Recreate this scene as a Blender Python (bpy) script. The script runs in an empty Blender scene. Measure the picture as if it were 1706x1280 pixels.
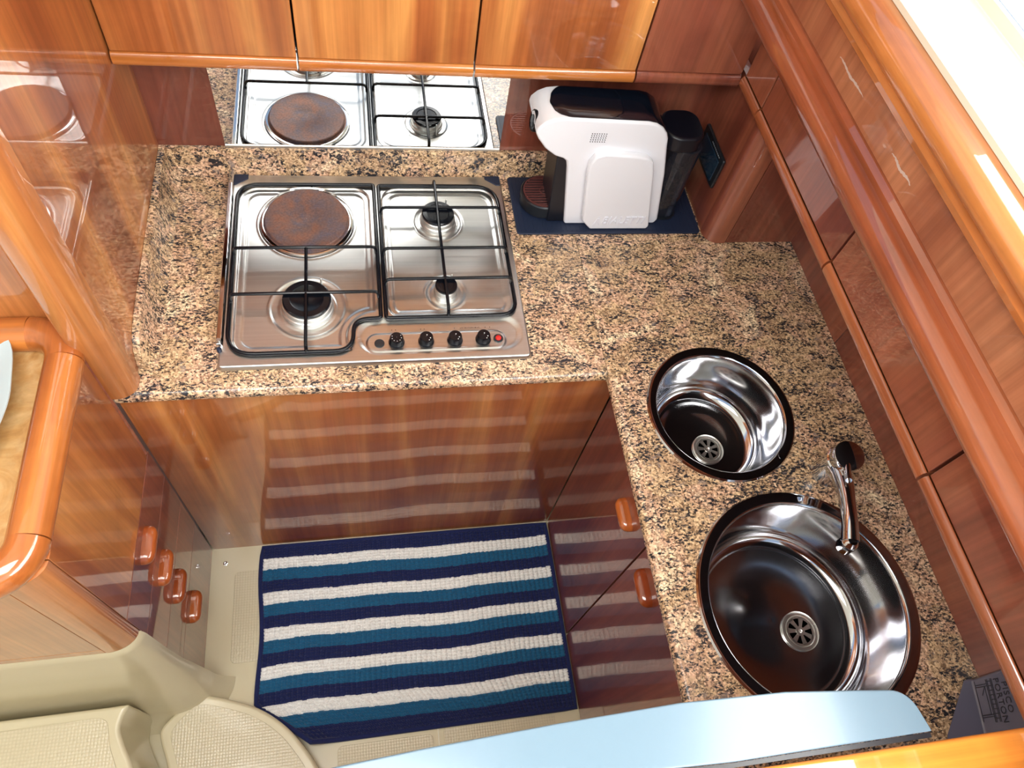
import bpy, bmesh, math, random
from mathutils import Vector, Matrix
from mathutils.geometry import tessellate_polygon
random.seed(7)
PI = math.pi
ZO = 0.83                      # worktop height above the cabin sole; coordinates below are relative to the worktop
C = bpy.context.scene.collection
scn = bpy.context.scene

# ------------------------------------------------------------------ camera, sky, lights, exposure
cam_d = bpy.data.cameras.new('camera'); cam = bpy.data.objects.new('camera', cam_d); C.objects.link(cam)
cam_d.sensor_width = 36.0; cam_d.lens = 1211.78 / 1706 * 36.0; cam_d.clip_start = 0.02
_rt = (0.9805438, -0.1369626, 0.1406238); _up = (0.0459888, 0.8567140, 0.5137375); _bk = (-0.1908372, -0.4972750, 0.8463443)
cam.matrix_world = Matrix(((_rt[0], _up[0], _bk[0], -0.4568), (_rt[1], _up[1], _bk[1], -0.6955),
                           (_rt[2], _up[2], _bk[2], 1.1676 + ZO), (0, 0, 0, 1)))
scn.camera = cam
scn.view_settings.view_transform = 'Standard'; scn.view_settings.look = 'None'
scn.view_settings.gamma = 1.0; scn.view_settings.use_curve_mapping = False
scn.view_settings.exposure = 0.10

w = bpy.data.worlds.new('sky'); scn.world = w; w.use_nodes = True
nt = w.node_tree; nt.nodes.clear()
wo = nt.nodes.new('ShaderNodeOutputWorld'); bg = nt.nodes.new('ShaderNodeBackground'); tc = nt.nodes.new('ShaderNodeTexCoord')
sp = nt.nodes.new('ShaderNodeSeparateXYZ'); rp = nt.nodes.new('ShaderNodeValToRGB'); mr = nt.nodes.new('ShaderNodeMapRange')
nt.links.new(tc.outputs['Generated'], sp.inputs[0]); nt.links.new(sp.outputs['Z'], mr.inputs['Value'])
mr.inputs['From Min'].default_value = -0.2; mr.inputs['From Max'].default_value = 1.0
nt.links.new(mr.outputs[0], rp.inputs[0])
rp.color_ramp.elements[0].color = (4.0, 4.5, 4.5, 1); rp.color_ramp.elements[0].position = 0.12
rp.color_ramp.elements[1].color = (0.45, 0.65, 1.0, 1); rp.color_ramp.elements[1].position = 1.0
e = rp.color_ramp.elements.new(0.35); e.color = (0.62, 0.78, 1.0, 1)
nt.links.new(rp.outputs[0], bg.inputs[0]); bg.inputs[1].default_value = 0.9
nt.links.new(bg.outputs[0], wo.inputs[0])

def area(name, loc, target, sx, sy, power, col):
    l = bpy.data.lights.new(name, 'AREA'); l.shape = 'RECTANGLE'; l.size = sx; l.size_y = sy; l.energy = power; l.color = col
    o = bpy.data.objects.new(name, l); C.objects.link(o); o.location = Vector(loc) + Vector((0, 0, ZO))
    d = Vector(target) - Vector(loc); o.rotation_euler = d.to_track_quat('-Z', 'Y').to_euler()
    return o
area('window_daylight', (0.335, -0.68, 0.96), (-0.75, -0.28, 0.05), 1.85, 0.46, 32, (1.0, 0.97, 0.93))
area('companionway_daylight', (0.05, -1.60, 1.30), (-0.75, 0.1, 0.0), 1.5, 0.8, 4.5, (1.0, 0.98, 0.96))
area('overhead_fill', (-0.75, -0.62, 1.48), (-0.66, -0.34, -0.8), 1.0, 0.7, 28, (1.0, 0.98, 0.95))  # added overhead lamp, brightens the floor and left cabinet; no opening above it

# ------------------------------------------------------------------ node helpers and materials
def new_mat(name):
    m = bpy.data.materials.new(name); m.use_nodes = True
    return m, m.node_tree.nodes, m.node_tree.links, m.node_tree.nodes['Principled BSDF']

def plain(name, col, rough=0.4, metal=0.0, coat=0.0, **kw):
    m, N, L, b = new_mat(name)
    b.inputs['Base Color'].default_value = (*col, 1); b.inputs['Roughness'].default_value = rough
    b.inputs['Metallic'].default_value = metal; b.inputs['Coat Weight'].default_value = coat; b.inputs['Coat Roughness'].default_value = 0.04
    for k, v in kw.items(): b.inputs[k.replace('_', ' ')].default_value = v
    return m

def ramp(N, stops):
    r = N.new('ShaderNodeValToRGB'); el = r.color_ramp.elements
    el[0].position, el[0].color = stops[0][0], (*stops[0][1], 1)
    el[1].position, el[1].color = stops[-1][0], (*stops[-1][1], 1)
    for p, c in stops[1:-1]:
        x = el.new(p); x.color = (*c, 1)
    return r

def coords(N, L, scale, rot=(0, 0, 0), rnd=True):
    t = N.new('ShaderNodeTexCoord'); m = N.new('ShaderNodeMapping'); m.inputs['Scale'].default_value = scale
    m.inputs['Rotation'].default_value = rot
    if rnd:
        oi = N.new('ShaderNodeObjectInfo'); a = N.new('ShaderNodeVectorMath'); a.operation = 'ADD'
        s = N.new('ShaderNodeMath'); s.operation = 'MULTIPLY'; s.inputs[1].default_value = 3.7
        L.new(oi.outputs['Random'], s.inputs[0]); L.new(t.outputs['Object'], a.inputs[0]); L.new(s.outputs[0], a.inputs[1])
        L.new(a.outputs[0], m.inputs['Vector'])
    else:
        L.new(t.outputs['Object'], m.inputs['Vector'])
    return m

def noise(N, L, vec, scale, detail=4, rough=0.55, dist=0.0):
    n = N.new('ShaderNodeTexNoise'); n.inputs['Scale'].default_value = scale; n.inputs['Detail'].default_value = detail
    n.inputs['Roughness'].default_value = rough; n.inputs['Distortion'].default_value = dist
    L.new(vec.outputs[0], n.inputs['Vector']); return n

def mix(N, L, a, b, fac, mode='MIX'):
    m = N.new('ShaderNodeMix'); m.data_type = 'RGBA'; m.blend_type = mode
    for s, i in ((a, 'A'), (b, 'B')):
        sock = [k for k in m.inputs if k.name == i and k.type == 'RGBA'][0]
        if isinstance(s, tuple): sock.default_value = (*s, 1)
        else: L.new(s, sock)
    if isinstance(fac, (int, float)): m.inputs[0].default_value = fac
    else: L.new(fac, m.inputs[0])
    return [k for k in m.outputs if k.type == 'RGBA'][0]

def wood(name, axis='z', dark=(0.23, 0.058, 0.020), mid=(0.40, 0.125, 0.036), light=(0.66, 0.290, 0.085), coat=1.0, rough=0.3, tilt=0.0, ior=1.65):
    m, N, L, b = new_mat(name)
    lo, hi = 0.5, 1.0
    sc = {'z': (9, 9, 1.0), 'x': (1.0, 9, 9), 'y': (9, 1.0, 9)}[axis]
    rot = {'z': (0, 0, 0), 'x': (0, 0, 0), 'y': (0, 0, 0)}[axis]
    v = coords(N, L, sc, (tilt, tilt, 0) if axis == 'z' else rot)
    n1 = noise(N, L, v, 0.9, 3, 0.5, 0.6)                     # broad bands of figure
    r1 = ramp(N, [(0.32, dark), (0.5, mid), (0.70, light)]); L.new(n1.outputs[0], r1.inputs[0])
    v2 = coords(N, L, tuple(k * 9 if k > 1 else k * 2.2 for k in sc))
    n2 = noise(N, L, v2, 1.2, 3, 0.6); r2 = ramp(N, [(0.35, (0.82, 0.80, 0.78)), (0.65, (1.08, 1.06, 1.04))]); L.new(n2.outputs[0], r2.inputs[0])
    c = mix(N, L, r1.outputs[0], r2.outputs[0], 1.0, 'MULTIPLY')
    v3 = coords(N, L, (6, 6, 6)); n3 = noise(N, L, v3, 1.0, 5, 0.6, 0.8)
    r3 = ramp(N, [(0.35, (0.88, 0.86, 0.85)), (0.7, (1.1, 1.1, 1.08))]); L.new(n3.outputs[0], r3.inputs[0])
    c = mix(N, L, c, r3.outputs[0], 1.0, 'MULTIPLY')
    L.new(c, b.inputs['Base Color']); b.inputs['Roughness'].default_value = rough
    b.inputs['Coat Weight'].default_value = coat; b.inputs['Coat Roughness'].default_value = 0.02; b.inputs['Coat IOR'].default_value = ior
    b.inputs['Specular IOR Level'].default_value = 0.2
    return m

def granite(name):
    m, N, L, b = new_mat(name)
    v = coords(N, L, (1, 1, 1), (0, 0, 0.5), rnd=False)
    w1 = noise(N, L, v, 9, 3, 0.6, 1.0)
    rb = ramp(N, [(0.30, (0.40, 0.28, 0.19)), (0.45, (0.54, 0.41, 0.27)), (0.55, (0.58, 0.40, 0.30)), (0.7, (0.74, 0.64, 0.48))]); L.new(w1.outputs[0], rb.inputs[0])
    vo = N.new('ShaderNodeTexVoronoi'); vo.inputs['Scale'].default_value = 300; L.new(v.outputs[0], vo.inputs['Vector'])
    rc = ramp(N, [(0.1, (0.42, 0.34, 0.28)), (0.4, (0.9, 0.8, 0.7)), (0.65, (1.15, 1.0, 0.85)), (0.95, (1.5, 1.45, 1.3))])
    s = N.new('ShaderNodeSeparateColor'); L.new(vo.outputs['Color'], s.inputs[0]); L.new(s.outputs[0], rc.inputs[0])
    c = mix(N, L, rb.outputs[0], rc.outputs[0], 1.0, 'MULTIPLY')
    vs = coords(N, L, (1.0, 1.9, 1.0), (0, 0, 0.6), rnd=False)
    n2 = noise(N, L, vs, 125, 5, 0.68, 0.4); big = noise(N, L, vs, 22, 3, 0.6, 0.8)
    ad = N.new('ShaderNodeMath'); ad.operation = 'MULTIPLY_ADD'; L.new(big.outputs[0], ad.inputs[0]); ad.inputs[1].default_value = 0.45
    L.new(n2.outputs[0], ad.inputs[2])
    r2 = ramp(N, [(0.735, (0, 0, 0)), (0.800, (1, 1, 1))]); L.new(ad.outputs[0], r2.inputs[0])
    c = mix(N, L, c, (0.022, 0.022, 0.027), r2.outputs[0])
    vp = coords(N, L, (1, 1.5, 1), (0, 0, 1.0), rnd=False); n3 = noise(N, L, vp, 60, 4, 0.6, 0.5)
    r3 = ramp(N, [(0.60, (0, 0, 0)), (0.68, (0.75, 0.75, 0.75))]); L.new(n3.outputs[0], r3.inputs[0])
    c = mix(N, L, c, (0.20, 0.16, 0.15), r3.outputs[0])
    L.new(c, b.inputs['Base Color']); b.inputs['Roughness'].default_value = 0.24; b.inputs['Coat Weight'].default_value = 0.05; b.inputs['Coat Roughness'].default_value = 0.06
    return m

def steel(name, rough, streak=0.0, col=(0.62, 0.61, 0.60)):
    m, N, L, b = new_mat(name)
    b.inputs['Metallic'].default_value = 1.0; b.inputs['Base Color'].default_value = (*col, 1); b.inputs['Roughness'].default_value = rough
    if streak:
        v = coords(N, L, (1.5, 260, 260), rnd=False); n = noise(N, L, v, 2.0, 3)
        r = ramp(N, [(0.3, tuple(k * (1 - streak) for k in col)), (0.7, tuple(min(1, k * (1 + streak)) for k in col))]); L.new(n.outputs[0], r.inputs[0])
        L.new(r.outputs[0], b.inputs['Base Color'])
        mp = N.new('ShaderNodeMapRange'); L.new(n.outputs[0], mp.inputs['Value']); mp.inputs['To Min'].default_value = rough * 0.75; mp.inputs['To Max'].default_value = rough * 1.3
        L.new(mp.outputs[0], b.inputs['Roughness'])
        b.inputs['Anisotropic'].default_value = 0.5
    return m

WOOD = wood('cherry_vertical')
WOOD_R = wood('cherry_red', dark=(0.17, 0.045, 0.030), mid=(0.26, 0.074, 0.044), light=(0.34, 0.110, 0.058))  # redder cherry; on the far corner locker its darkness stands in for shade
WOOD_X = wood('cherry_along_x', 'x', dark=(0.36, 0.10, 0.022), mid=(0.50, 0.165, 0.034), light=(0.62, 0.24, 0.055))
WOOD_Y = wood('cherry_along_y', 'y', dark=(0.23, 0.058, 0.026), mid=(0.34, 0.095, 0.038), light=(0.45, 0.145, 0.055))
WOOD_O = wood('orange_cherry', 'y', dark=(0.32, 0.080, 0.020), mid=(0.44, 0.130, 0.030), light=(0.54, 0.19, 0.045))
WOOD_H = wood('handle_cherry', 'y', dark=(0.24, 0.045, 0.012), mid=(0.42, 0.10, 0.024), light=(0.56, 0.17, 0.04))
WOOD_L = wood('cherry_light', 'z', dark=(0.40, 0.13, 0.035), mid=(0.54, 0.20, 0.06), light=(0.62, 0.27, 0.09))
def m_burl():
    m, N, L, b = new_mat('pale_burl')
    v = coords(N, L, (1, 1, 1), rnd=False); n = noise(N, L, v, 14, 5, 0.6, 2.2); n2 = noise(N, L, v, 90, 3, 0.6)
    r = ramp(N, [(0.30, (0.42, 0.20, 0.06)), (0.48, (0.56, 0.31, 0.11)), (0.62, (0.62, 0.39, 0.17)), (0.75, (0.70, 0.47, 0.23))]); L.new(n.outputs[0], r.inputs[0])
    r2 = ramp(N, [(0.3, (0.92, 0.92, 0.92)), (0.7, (1.06, 1.06, 1.06))]); L.new(n2.outputs[0], r2.inputs[0])
    L.new(mix(N, L, r.outputs[0], r2.outputs[0], 1.0, 'MULTIPLY'), b.inputs['Base Color']); b.inputs['Roughness'].default_value = 0.3; b.inputs['Coat Weight'].default_value = 0.4
    return m
BURL = m_burl()
WOOD_M = wood('cherry_muted', dark=(0.26, 0.085, 0.045), mid=(0.36, 0.13, 0.065), light=(0.44, 0.18, 0.09), rough=0.45, coat=0.4)
TEAK_Y = wood('orange_rail', 'y', dark=(0.38, 0.11, 0.03), mid=(0.50, 0.17, 0.045), light=(0.60, 0.24, 0.07))
TEAK = wood('orange_cap', 'x', dark=(0.55, 0.16, 0.025), mid=(0.72, 0.24, 0.035), light=(0.80, 0.32, 0.06))
GRAN = granite('granite')
GAP = plain('dark_gap', (0.02, 0.006, 0.005), 0.6)
BRUSH = steel('brushed_steel', 0.31, 0.06, (0.60, 0.60, 0.59))
POL = steel('polished_steel', 0.07, 0.0, (0.60, 0.60, 0.61))
BOWL = steel('sink_steel', 0.10, 0.0, (0.55, 0.55, 0.57))
CHROME = steel('chrome', 0.04, 0.0, (0.62, 0.62, 0.64))
MIRROR = steel('mirror_steel', 0.012, 0.0, (0.80, 0.82, 0.82))
ALUB = steel('satin_strainer', 0.30, 0.0, (0.85, 0.84, 0.80))
ALU = steel('dull_aluminium', 0.38, 0.0, (0.60, 0.60, 0.58))
ENAMEL = plain('black_enamel', (0.003, 0.004, 0.007), 0.24, Specular_IOR_Level=0.35)
BLACKP = plain('black_plastic', (0.012, 0.014, 0.018), 0.3)
BLACKD = plain('deep_black_plastic', (0.003, 0.004, 0.009), 0.35)
NAVYP = plain('navy_rubber', (0.010, 0.018, 0.045), 0.5)
WHITEP = plain('white_gloss', (0.78, 0.79, 0.84), 0.16, coat=0.6)
EMBOSS = plain('white_emboss', (0.74, 0.75, 0.82), 0.2, coat=0.5)
REDP = plain('red_plastic', (0.55, 0.015, 0.012), 0.25, coat=0.5)
MARK = plain('white_marking', (0.8, 0.8, 0.8), 0.5)
INK = plain('dark_ink', (0.02, 0.02, 0.03), 0.5)
DISH = plain('white_ceramic', (0.50, 0.62, 0.66), 0.12, coat=0.6)
PAINT = plain('cream_window_lining', (0.80, 0.76, 0.62), 0.5)
BROWNG = plain('brown_grille', (0.16, 0.055, 0.05), 0.22, metal=0.3, coat=0.5)

def m_plate():
    m, N, L, b = new_mat('rusty_iron')
    v = coords(N, L, (1, 1, 1), rnd=False); n = noise(N, L, v, 22, 6, 0.65, 0.3); n2 = noise(N, L, v, 240, 3, 0.6)
    r = ramp(N, [(0.35, (0.105, 0.085, 0.115)), (0.5, (0.15, 0.085, 0.075)), (0.65, (0.22, 0.090, 0.055))]); L.new(n.outputs[0], r.inputs[0])
    r2 = ramp(N, [(0.35, (0.75, 0.75, 0.75)), (0.7, (1.2, 1.2, 1.2))]); L.new(n2.outputs[0], r2.inputs[0])
    L.new(mix(N, L, r.outputs[0], r2.outputs[0], 1.0, 'MULTIPLY'), b.inputs['Base Color'])
    b.inputs['Roughness'].default_value = 0.5; b.inputs['Metallic'].default_value = 0.2
    return m
RUST = m_plate()

def m_grp(name, bump):
    m, N, L, b = new_mat(name)
    b.inputs['Base Color'].default_value = (0.66, 0.59, 0.40, 1); b.inputs['Roughness'].default_value = 0.22; b.inputs['Coat Weight'].default_value = 0.3
    b.inputs['Coat Roughness'].default_value = 0.08
    if bump:
        v = coords(N, L, (1, 1, 1), rnd=False)
        vo = N.new('ShaderNodeTexVoronoi'); vo.inputs['Scale'].default_value = 150; vo.inputs['Randomness'].default_value = 0.08; L.new(v.outputs[0], vo.inputs['Vector'])
        bp = N.new('ShaderNodeBump'); bp.inputs['Strength'].default_value = 0.8; bp.inputs['Distance'].default_value = 0.0016; bp.invert = True
        L.new(vo.outputs['Distance'], bp.inputs['Height']); L.new(bp.outputs[0], b.inputs['Normal'])
        r = ramp(N, [(0.0, (0.69, 0.61, 0.42)), (0.6, (0.60, 0.53, 0.36))]); L.new(vo.outputs['Distance'], r.inputs[0]); L.new(r.outputs[0], b.inputs['Base Color'])
    return m
GRP = m_grp('cream_gelcoat', False); GRPN = m_grp('cream_nonskid', True)

def m_rug(name, col):
    m, N, L, b = new_mat(name)
    v = coords(N, L, (1, 1, 1), rnd=False); n = noise(N, L, v, 300, 3, 0.6)
    r = ramp(N, [(0.3, tuple(k * 0.8 for k in col)), (0.7, tuple(k * 1.15 for k in col))]); L.new(n.outputs[0], r.inputs[0]); L.new(r.outputs[0], b.inputs['Base Color'])
    b.inputs['Roughness'].default_value = 0.9; b.inputs['Sheen Weight'].default_value = 0.15
    return m
RUG_W = m_rug('rug_white', (0.86, 0.85, 0.82)); RUG_T = m_rug('rug_teal', (0.005, 0.105, 0.225)); RUG_N = m_rug('rug_navy', (0.003, 0.010, 0.082))

def m_glass(name, col, rough, alpha_t=0.9):
    m, N, L, b = new_mat(name)
    b.inputs['Base Color'].default_value = (*col, 1); b.inputs['Roughness'].default_value = rough; b.inputs['Transmission Weight'].default_value = alpha_t
    b.inputs['IOR'].default_value = 1.45
    return m
CLEAR = m_glass('window_glass', (0.97, 1.0, 0.99), 0.0, 1.0)
TANK = m_glass('smoked_tank', (0.10, 0.12, 0.17), 0.03, 0.9)
LID = plain('blue_acrylic', (0.14, 0.21, 0.265), 0.22, coat=0.12, Coat_IOR=1.4)
BAG = plain('grey_pouch', (0.13, 0.125, 0.17), 0.25, coat=0.3)

# ------------------------------------------------------------------ mesh builder
class MB:
    def __init__(s): s.v = []; s.f = []; s.mi = []; s.m = 0
    def add(s, vs, fs, m=None):
        o = len(s.v); s.v += [tuple(p) for p in vs]
        for f in fs: s.f.append(tuple(i + o for i in f)); s.mi.append(s.m if m is None else m)
        return s
    def box(s, x0, x1, y0, y1, z0, z1):
        vs = [(x, y, z) for z in (z0, z1) for y in (y0, y1) for x in (x0, x1)]
        return s.add(vs, [(0, 2, 3, 1), (4, 5, 7, 6), (0, 1, 5, 4), (2, 6, 7, 3), (0, 4, 6, 2), (1, 3, 7, 5)])
    def prism(s, pts, axis, a, b):
        # pts: 2D outline (counter-clockwise) extruded along axis from a to b
        def P(p, t): return {'x': (t, p[0], p[1]), 'y': (p[0], t, p[1]), 'z': (p[0], p[1], t)}[axis]
        n = len(pts); vs = [P(p, a) for p in pts] + [P(p, b) for p in pts]
        fs = [(i, (i + 1) % n, n + (i + 1) % n, n + i) for i in range(n)]
        fs += [tuple(range(n - 1, -1, -1)), tuple(range(n, 2 * n))]
        return s.add(vs, fs)
    def lathe(s, prof, c, axis='z', n=48, caps=True):
        # prof: (radius, height) pairs
        vs = []; fs = []
        for r, h in prof:
            for i in range(n):
                a = 2 * PI * i / n; u, v = r * math.cos(a), r * math.sin(a)
                vs.append({'z': (c[0] + u, c[1] + v, c[2] + h), 'x': (c[0] + h, c[1] + u, c[2] + v), 'y': (c[0] + v, c[1] + h, c[2] + u)}[axis])
        for k in range(len(prof) - 1):
            for i in range(n): fs.append((k * n + i, k * n + (i + 1) % n, (k + 1) * n + (i + 1) % n, (k + 1) * n + i))
        if caps: fs.append(tuple(range(n - 1, -1, -1))); fs.append(tuple(range((len(prof) - 1) * n, len(prof) * n)))
        return s.add(vs, fs)
    def tube(s, path, r, n=12, closed=False, caps=True):
        P = [Vector(p) for p in path]; k = len(P); R = r if isinstance(r, (list, tuple)) else [r] * k
        vs = []; fs = []; prev = None
        for i in range(k):
            if closed: t = (P[(i + 1) % k] - P[i - 1]).normalized()
            else: t = (P[min(i + 1, k - 1)] - P[max(i - 1, 0)]).normalized()
            if prev is None:
                ref = Vector((0, 0, 1)) if abs(t.z) < 0.9 else Vector((1, 0, 0))
                u = t.cross(ref).normalized()
            else: u = (prev - t * prev.dot(t)).normalized()
            prev = u; v = t.cross(u)
            for j in range(n):
                a = 2 * PI * j / n; vs.append(P[i] + (u * math.cos(a) + v * math.sin(a)) * R[i])
        for i in range(k if closed else k - 1):
            for j in range(n):
                a, b_ = i * n, ((i + 1) % k) * n; fs.append((a + j, a + (j + 1) % n, b_ + (j + 1) % n, b_ + j))
        if caps and not closed: fs.append(tuple(range(n - 1, -1, -1))); fs.append(tuple(range((k - 1) * n, k * n)))
        return s.add(vs, fs)
    def sweep(s, prof, axis, a, b):
        # open profile of 2D points swept along an axis (a closed strip when first == last)
        return s.prism(prof, axis, a, b)

def obj(name, mb, mats, parent=None, bevel=0.0, seg=3, angle=35, smooth=True, sub=0):
    xs = [p[0] for p in mb.v]; ys = [p[1] for p in mb.v]; zs = [p[2] + ZO for p in mb.v]
    if parent is None: O = Vector(((min(xs) + max(xs)) / 2, (min(ys) + max(ys)) / 2, min(zs)))
    else:
        O = Vector((0, 0, 0)); q = parent
        while q is not None: O += q.location; q = q.parent
    me = bpy.data.meshes.new(name)
    me.from_pydata([(p[0] - O.x, p[1] - O.y, p[2] + ZO - O.z) for p in mb.v], [], mb.f)
    ml = mats if isinstance(mats, (list, tuple)) else [mats]
    for m in ml: me.materials.append(m)
    if len(ml) > 1: me.polygons.foreach_set('material_index', mb.mi)
    bm = bmesh.new(); bm.from_mesh(me); bmesh.ops.recalc_face_normals(bm, faces=bm.faces); bm.to_mesh(me); bm.free()
    if smooth:
        me.polygons.foreach_set('use_smooth', [True] * len(me.polygons)); me.set_sharp_from_angle(angle=math.radians(angle))
    me.update()
    o = bpy.data.objects.new(name, me); C.objects.link(o)
    if parent is None: o.location = O
    else: o.parent = parent
    if bevel:
        md = o.modifiers.new('bevel', 'BEVEL'); md.width = bevel; md.segments = seg; md.limit_method = 'ANGLE'; md.angle_limit = math.radians(30); md.harden_normals = True
    if sub:
        md = o.modifiers.new('sub', 'SUBSURF'); md.levels = sub; md.render_levels = sub
    return o

def tag(o, label=None, cat=None, group=None, kind=None):
    if label: o['label'] = label
    if cat: o['category'] = cat
    if group: o['group'] = group
    if kind: o['kind'] = kind
    return o

def thing(name, label, cat, loc, group=None):
    o = bpy.data.objects.new(name, None); C.objects.link(o); o.location = (loc[0], loc[1], loc[2] + ZO); o.empty_display_size = 0.05
    return tag(o, label, cat, group)

def struct(name, mb, mat, label=None, **kw):
    o = obj(name, mb, mat, **kw); o['kind'] = 'structure'
    if label: o['label'] = label
    return o

def arc(cx, cy, r, a0, a1, n=8):
    return [(cx + r * math.cos(math.radians(a0 + (a1 - a0) * i / n)), cy + r * math.sin(math.radians(a0 + (a1 - a0) * i / n))) for i in range(n + 1)]

def rrect(x0, x1, y0, y1, r, n=6):
    return arc(x1 - r, y0 + r, r, -90, 0, n) + arc(x1 - r, y1 - r, r, 0, 90, n) + arc(x0 + r, y1 - r, r, 90, 180, n) + arc(x0 + r, y0 + r, r, 180, 270, n)

def text_mb(txt, size, depth, shear=0.0, spacing=1.0):
    cu = bpy.data.curves.new('t', 'FONT'); cu.body = txt; cu.size = size; cu.extrude = depth; cu.shear = shear; cu.space_character = spacing; cu.resolution_u = 3
    o = bpy.data.objects.new('t', cu); C.objects.link(o)
    dg = bpy.context.evaluated_depsgraph_get(); me = bpy.data.meshes.new_from_object(o.evaluated_get(dg))
    vs = [tuple(v.co) for v in me.vertices]; fs = [tuple(p.vertices) for p in me.polygons]
    bpy.data.objects.remove(o); bpy.data.curves.remove(cu); bpy.data.meshes.remove(me)
    return vs, fs

def text_on(mb, txt, size, depth, origin, ux, uy, **kw):
    vs, fs = text_mb(txt, size, depth, **kw); ux, uy = Vector(ux), Vector(uy); n = ux.cross(uy); o = Vector(origin)
    mb.add([tuple(o + ux * p[0] + uy * p[1] + n * p[2]) for p in vs], fs); return mb

FZ = -0.83
# ------------------------------------------------------------------ the setting
fl = struct('floor', MB().box(-2.0, 0.62, -1.7, 0.60, FZ - 0.04, FZ), GRP, 'smooth cream moulded cabin floor')
p1 = obj('nonskid_panel', MB().prism(rrect(-0.832, -0.37, -0.295, -0.062, 0.012), 'z', FZ, FZ + 0.0025), GRPN, fl, bevel=0.001)
p2 = obj('nonskid_panel', MB().prism(rrect(-0.575, -0.345, -0.80, -0.515, 0.012), 'z', FZ, FZ + 0.0025), GRPN, fl, bevel=0.001)
p3 = obj('nonskid_panel', MB().prism(rrect(-0.318, -0.035, -0.80, -0.45, 0.012), 'z', FZ, FZ + 0.0025), GRPN, fl, bevel=0.001)
seam = obj('seam', MB().box(-0.3325, -0.3305, -0.9, -0.40, FZ, FZ + 0.0012), PAINT, fl)

struct('wall_back', MB().box(-0.86, 0.62, 0.558, 0.58, -0.83, 1.0), WOOD_R, 'red cherry panel behind the worktop')
struct('wall_left', MB().box(-0.912, -0.858, 0.03, 0.58, -0.02, 1.0), WOOD, 'glossy cherry partition left of the hob')
struct('wall_left', MB().box(-2.0, -0.905, 0.062, 0.085, -0.83, 1.0), WOOD, 'cherry panel behind the left cabinet')
pp = arc(-0.894, 0.020, 0.024, 180, 270, 6) + arc(-0.884, 0.028, 0.032, 270, 360, 10) + [(-0.852, 0.040), (-0.918, 0.062)]
struct('trim_1', MB().prism(pp, 'z', 0.0, 1.0), WOOD, 'rounded cherry post at the end of the left partition', bevel=0.002)
struct('wall_right', MB().box(0.515, 0.54, 0.056, 0.58, -0.83, 0.34), WOOD_R, 'dark cherry wall strip behind the sink worktop', bevel=0.001)
struct('wall_right', MB().box(0.515, 0.54, -1.7, 0.053, -0.83, 0.34), WOOD_R, 'dark cherry wall strip behind the sinks', bevel=0.001)
# boxed duct in the corner
struct('wall_duct', MB().box(0.30, 0.32, 0.376, 0.558, 0.0, 0.33), WOOD_R, 'cherry side of the boxed corner, carrying the socket')
struct('wall_duct', MB().box(0.350, 0.515, 0.338, 0.36, 0.0, 0.33), WOOD_R, 'dark cherry front of the boxed corner')
pp = [(0.3475, 0.36), (0.3235, 0.3755), (0.2985, 0.3755)] + arc(0.3315, 0.368, 0.033, 180, 270, 10) + [(0.3475, 0.335)]
struct('trim_2', MB().prism(pp, 'z', 0.0, 0.33), WOOD_R, 'rounded cherry corner column beside the socket', bevel=0.0015)

# hull side above the lockers: rail, panel, rail, window ledge, window
pr = [(0.50, 0.470), (0.240, 0.474)] + [(0.237 - 0.028 * math.sin(math.radians(a)), 0.502 - 0.025 * math.cos(math.radians(a))) for a in range(0, 181, 12)] + [(0.237, 0.528), (0.237, 0.536), (0.245, 0.541), (0.34, 0.541)]
struct('trim_3', MB().prism(pr[1:] + [(0.34, 0.474)], 'y', -1.7, 0.4655), WOOD_Y, 'long rounded cherry rail above the right lockers', angle=25)
struct('wall_right', MB().box(0.249, 0.27, -1.7, 0.4655, 0.5415, 0.61), WOOD_M, 'scuffed cherry panel between the two long rails')
pr = [(0.33, 0.603), (0.246, 0.603), (0.236, 0.607), (0.229, 0.614), (0.227, 0.623), (0.231, 0.632)] + [(0.238 - 0.023 * math.sin(math.radians(a)), 0.652 - 0.020 * math.cos(math.radians(a))) for a in range(10, 181, 12)] + [(0.26, 0.673), (0.33, 0.673)]
struct('trim_4', MB().prism(pr, 'y', -1.7, 0.4655), TEAK_Y, 'bright cherry rail under the window', angle=25)
struct('trim_5', MB().prism([(0.26, 0.6735), (0.37, 0.6735), (0.37, 0.692), (0.345, 0.698), (0.325, 0.690), (0.28, 0.686), (0.26, 0.682)], 'y', -1.7, 0.4655), PAINT, 'cream window ledge above the rails')
win = struct('window_1', MB().box(0.355, 0.375, -1.7, 0.4655, 0.699, 0.715).box(0.355, 0.375, -1.7, 0.4655, 1.20, 1.22), PAINT, 'large bright side window')
obj('pane', MB().box(0.362, 0.367, -1.7, 0.4655, 0.7155, 1.1995), CLEAR, win)
struct('wall_right', MB().box(0.355, 0.385, -1.7, 0.4655, 1.2205, 1.5), PAINT, 'cream lining above the window')
HEAD = plain('headliner', (0.62, 0.58, 0.50), 0.8)
struct('wall_left', MB().box(-2.03, -2.0, -1.7, 0.085, -0.83, 1.5), HEAD, 'cream cabin side beyond the left cabinet')
struct('wall_aft', MB().box(-2.0, 0.36, -1.73, -1.70, -0.83, 0.70), HEAD, 'cream bulkhead behind the viewer')
struct('ceiling', MB().box(-2.0, 0.40, -1.25, 0.60, 1.50, 1.53), HEAD, 'cream cabin ceiling')

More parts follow.
